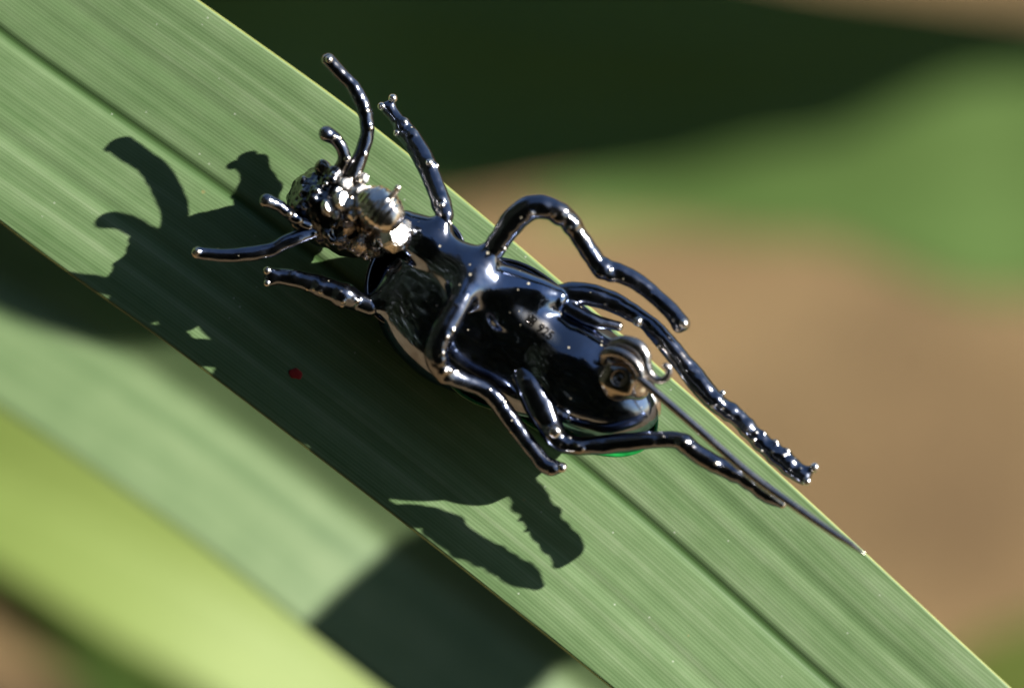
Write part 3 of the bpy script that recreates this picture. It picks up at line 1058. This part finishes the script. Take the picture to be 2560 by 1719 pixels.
# ---- silver catch for the pin, soldered behind the head
def chunk(name, x, y, z, size, seed, mat, parent, stretch=(1, 1, 1), n=11, rot=0):
    r = random.Random(seed)
    bm = bmesh.new()
    for i in range(n):
        v = Vector((r.gauss(0, 1), r.gauss(0, 1), r.gauss(0, 1))).normalized()
        v = Vector((v.x * stretch[0], v.y * stretch[1], v.z * stretch[2])) * size * K * .01
        bm.verts.new(v)
    ret = bmesh.ops.convex_hull(bm, input=bm.verts)
    bmesh.ops.delete(bm, geom=[v for v in bm.verts if not v.link_faces], context='VERTS')
    bmesh.ops.bevel(bm, geom=bm.edges[:], offset=size * K * .01 * .10, segments=2, affect='EDGES')
    me = bpy.data.meshes.new(name)
    bm.to_mesh(me)
    bm.free()
    o = link(name, me, mat, parent)
    o.location = P(x, y, z) * .01
    o.rotation_euler = (0, 0, R(rot))
    return o

HALF = Vector((SUN_LEAF.x, SUN_LEAF.y, SUN_LEAF.z + 1)).normalized()
def facet(x, y, z, s, seed, parent):
    """a flat-topped crumb of bright solder"""
    r = random.Random(seed)
    bm = bmesh.new()
    n = r.choice((5, 6, 6, 7))
    for q, k in ((-.55, 1.15), (.18, 1.0), (.42, .72)):
        for i in range(n):
            a = 2 * math.pi * (i + .3 * r.random()) / n
            rr = s * K * .01 * k * r.uniform(.82, 1.1)
            bm.verts.new((rr * math.cos(a), rr * math.sin(a) * .9, q * s * K * .01))
    bmesh.ops.convex_hull(bm, input=bm.verts)
    bmesh.ops.delete(bm, geom=[v for v in bm.verts if not v.link_faces], context='VERTS')
    bmesh.ops.dissolve_limit(bm, angle_limit=.12, verts=bm.verts, edges=bm.edges)
    bmesh.ops.bevel(bm, geom=bm.edges[:], offset=s * K * .0009, segments=2, affect='EDGES')
    me = bpy.data.meshes.new('solder_lump')
    bm.to_mesh(me)
    bm.free()
    o = link('solder_lump', me, M['silver'], parent)
    o.location = P(x, y, z) * .01
    d = (HALF + Vector((r.gauss(0, .16), r.gauss(0, .16), r.gauss(0, .1)))).normalized()
    o.rotation_euler = d.to_track_quat('Z', 'Y').to_euler()
    return o

cb = SDF(P(790, 680, 0)[:2].tolist() + [.3], P(1070, 440, 0)[:2].tolist() + [1.2], .009)
for x, y, z, r in [(860, 560, .70, 34), (885, 590, .68, 34), (910, 615, .64, 30), (940, 600, .68, 36), (975, 595, .68, 32), (880, 525, .72, 30), (915, 555, .72, 42), (835, 555, .70, 18), (905, 500, .72, 24), (930, 632, .62, 18)]:
    cb.ball(P(x, y, z), r * K, .05)
for i in range(40):
    a, b = rng.uniform(830, 980), rng.uniform(520, 640)
    zt = cb.top(*P(a, b, .75)[:2])
    if zt > .5:
        cb.ball(P(a, b, zt), rng.uniform(4, 9) * K, .015)
cb.noise(.012, 45, 21)
cb.noise(.005, 110, 22)
catch = link('catch', cb.mesh('catch'), M['solder'], brooch)
catch['label'] = 'silver pin catch with ringed barrel and small lever behind the head'

def barrel():
    c = P(950, 522, 1.0)
    ax = np.array((.72, -.62, .30))
    ax /= np.linalg.norm(ax)
    b = np.cross(ax, (0, 0, 1.))
    b /= np.linalg.norm(b)
    d = np.cross(ax, b)
    f = SDF(c - .3, c + .3, .008)
    f.ellip(c, np.array((ax, b, d)), (66 * K, 52 * K, 50 * K), .0)
    X, Y, Z = f.grid(tuple(slice(0, v) for v in f.n))
    t = ((X - c[0]) * ax[0] + (Y - c[1]) * ax[1] + (Z - c[2]) * ax[2])
    f.D += (.0026 * np.sin(t / (7.5 * K) * 3.1416) * (np.abs(t) < 45 * K)).astype(np.float32)
    f.noise(.003, 60, 31)
    return link('ringed_barrel', f.mesh('ringed_barrel'), M['barrel'], catch)
barrel()
def small_tube(name, pts, mat, parent, h=.006, k=0.0, noise=0.0):
    p, r = px(pts)
    lo, hi = bounds(p, r, .05)
    f = SDF(lo, hi, h)
    f.tube(p, r, k)
    if noise:
        f.noise(noise, 30, 5)
    return link(name, f.mesh(name), mat, parent)
lv = small_tube('lever', [(968, 505, 1.06, 10), (978, 492, 1.11, 8), (988, 480, 1.17, 7), (994, 470, 1.22, 8)], M['silver'], catch)
for q, (x, y, z, s) in enumerate([(860, 500, .95, 26), (822, 516, .92, 19), (906, 482, .96, 27), (886, 512, .97, 17), (866, 460, .90, 20), (846, 478, .93, 12), (884, 536, .96, 15), (842, 536, .92, 12), (992, 588, .95, 38), (960, 594, .92, 22), (1016, 566, .90, 20), (1004, 610, .88, 18), (912, 446, .84, 14)]):
    facet(x, y, z, s, 40 + q, catch)
for x, y, z, s, sd_ in [(868, 572, .86, 24, 3), (902, 608, .82, 26, 5), (936, 628, .76, 18, 8), (850, 598, .78, 20, 9)]:
    chunk('solder_lump', x, y, z, s, sd_, M['solder'], catch, (1, .9, .7), 14, sd_ * 20)

# ---- pin, its joint and spring at the tail
js = SDF(P(1450, 1040, 0)[:2].tolist() + [.6], P(1680, 830, 0)[:2].tolist() + [1.45], .0085)
JZ = .13
js.ellip(P(1552, 938, .83 + JZ), np.eye(3), (66 * K, 64 * K, .22), .02)
js.ball(P(1596, 975, .86 + JZ), 24 * K, .05)
js.ellip(P(1548, 1003, .72 + JZ), np.eye(3), (46 * K, 26 * K, .12), .05)
js.tube([P(1548, 944, 1.14 + JZ), P(1548, 944, 1.01 + JZ)], [15 * K, 15 * K], .02, sub=0, op='cut')
js.tube([P(1548, 944, .90 + JZ), P(1548, 944, .975 + JZ)], [10 * K, 9 * K], .01, sub=0)
js.tube([P(1549, 944, 1.1 + JZ), P(1549, 944, 1.0 + JZ)], [4 * K, 4 * K], .01, sub=0, op='cut')
js.noise(.005, 40, 41)
joint = link('pin_joint', js.mesh('pin_joint'), M['joint'], brooch)
small_tube('spring_coil', [(1506, 900, 1.090, 10), (1512, 884, 1.160, 12), (1530, 878, 1.200, 13), (1556, 884, 1.220, 14), (1580, 900, 1.230, 14), (1597, 922, 1.230, 13), (1606, 948, 1.210, 11)], M['wire'], joint)
small_tube('spring_hook', [(1520, 868, 1.070, 11), (1538, 856, 1.130, 13), (1566, 854, 1.180, 16), (1594, 866, 1.200, 18), (1610, 888, 1.200, 17), (1614, 912, 1.190, 15), (1626, 936, 1.180, 12), (1644, 950, 1.190, 10), (1662, 948, 1.210, 9), (1672, 934, 1.220, 9), (1672, 920, 1.230, 9), (1664, 914, 1.240, 8)], M['wire'], joint)
small_tube('tail_lug', [(1622, 990, 0.830, 15), (1632, 1006, 0.790, 18), (1636, 1030, 0.730, 16)], M['silver'], joint, noise=.003)

def pin():
    pts = [(1596, 944, 1.210, 10), (1612, 957, 1.230, 10.5), (1735, 1063, 1.290, 10.5), (1869, 1180, 1.370, 10.5), (1982, 1262, 1.440, 10), (2075, 1326, 1.500, 9), (2125, 1358, 1.530, 7), (2150, 1376, 1.550, 4.2), (2163, 1384, 1.555, 1.2)]
    ps, rs = catmull([P(a, b, c) for a, b, c, r in pts], [r * K * .01 for a, b, c, r in pts], 10)
    wp = [Vector(tuple(p * .01)) for p in ps]
    o = tube_world('pin', wp, rs, M['wire'], brooch, Vector((0, 0, 0)), 24)
    o['label'] = 'straight steel pin, open, ending in a bright sharp point'
pin()

# ---- hallmark stamped on the belly
def hallmark(name='hallmark', grow=.012, lift=.0035, mat='ink'):
    cu = bpy.data.curves.new('hallmark', 'FONT')
    cu.body = '925'
    cu.size = 1.0
    cu.resolution_u = 3
    cu.offset = grow
    ob = bpy.data.objects.new('hallmark', cu)
    col.objects.link(ob)
    dg = bpy.context.evaluated_depsgraph_get()
    me0 = bpy.data.meshes.new_from_object(ob.evaluated_get(dg))
    bpy.data.objects.remove(ob)
    bm = bmesh.new()
    bm.from_mesh(me0)
    bmesh.ops.triangulate(bm, faces=bm.faces)
    bmesh.ops.subdivide_edges(bm, edges=[e for e in bm.edges if e.calc_length() > .12], cuts=1)
    bmesh.ops.triangulate(bm, faces=bm.faces)
    verts = [(v.co.x, v.co.y) for v in bm.verts]
    faces = [tuple(v.index for v in f.verts) for f in bm.faces]
    bm.free()
    # the maker's mark in front of the digits: four loops round a small square
    nb = len(verts)
    def ring(cx, cy, r, w, seg=14, sx=1):
        w += grow - .012
        b0 = len(verts)
        for i in range(seg):
            a = 2 * math.pi * i / seg
            verts.append((cx + sx * (r + w) * math.cos(a), cy + (r + w) * math.sin(a)))
            verts.append((cx + sx * (r - w) * math.cos(a), cy + (r - w) * math.sin(a)))
        for i in range(seg):
            j = (i + 1) % seg
            faces.append((b0 + 2 * i, b0 + 2 * j, b0 + 2 * j + 1, b0 + 2 * i + 1))
    def bar(x0, y0, x1, y1, w):
        w += grow - .012
        b0 = len(verts)
        d = Vector((x1 - x0, y1 - y0)).normalized()
        q = Vector((-d.y, d.x)) * w
        for (x, y) in ((x0 - q.x, y0 - q.y), (x1 - q.x, y1 - q.y), (x1 + q.x, y1 + q.y), (x0 + q.x, y0 + q.y)):
            verts.append((x, y))
        faces.append((b0, b0 + 1, b0 + 2, b0 + 3))
    for cx, cy in ((-.62, .58), (-.62, .14), (-1.02, .58), (-1.02, .14)):
        ring(cx, cy, .15, .045)
    bar(-.74, -.05, -.74, .78, .04)
    bar(-.90, -.05, -.90, .78, .04)
    bar(-1.2, .44, -.44, .44, .04)
    bar(-1.2, .28, -.44, .28, .04)
    # onto the belly
    sz = 32
    org = np.array((1340., 824.))
    d = np.array((.80, .60))
    q = np.array((.60, -.80))
    out = []
    for x, y in verts:
        g = org + d * (x * sz * .92) + q * (y * sz)
        pz = P(g[0], g[1], 1.05)
        z = body.top(pz[0], pz[1])
        pz = P(g[0], g[1], z)
        out.append((pz[0] * .01, pz[1] * .01, (z + lift) * .01))
    me = bpy.data.meshes.new(name)
    me.from_pydata(out, [], faces)
    o = link(name, me, M[mat], brooch)
    return o
hallmark()['label'] = 'stamped mark of four small loops followed by 925'
hallmark('hallmark_lit_edge', .055, .0015, 'silver')  # wider silver copy under the mark, painting in its lit edges
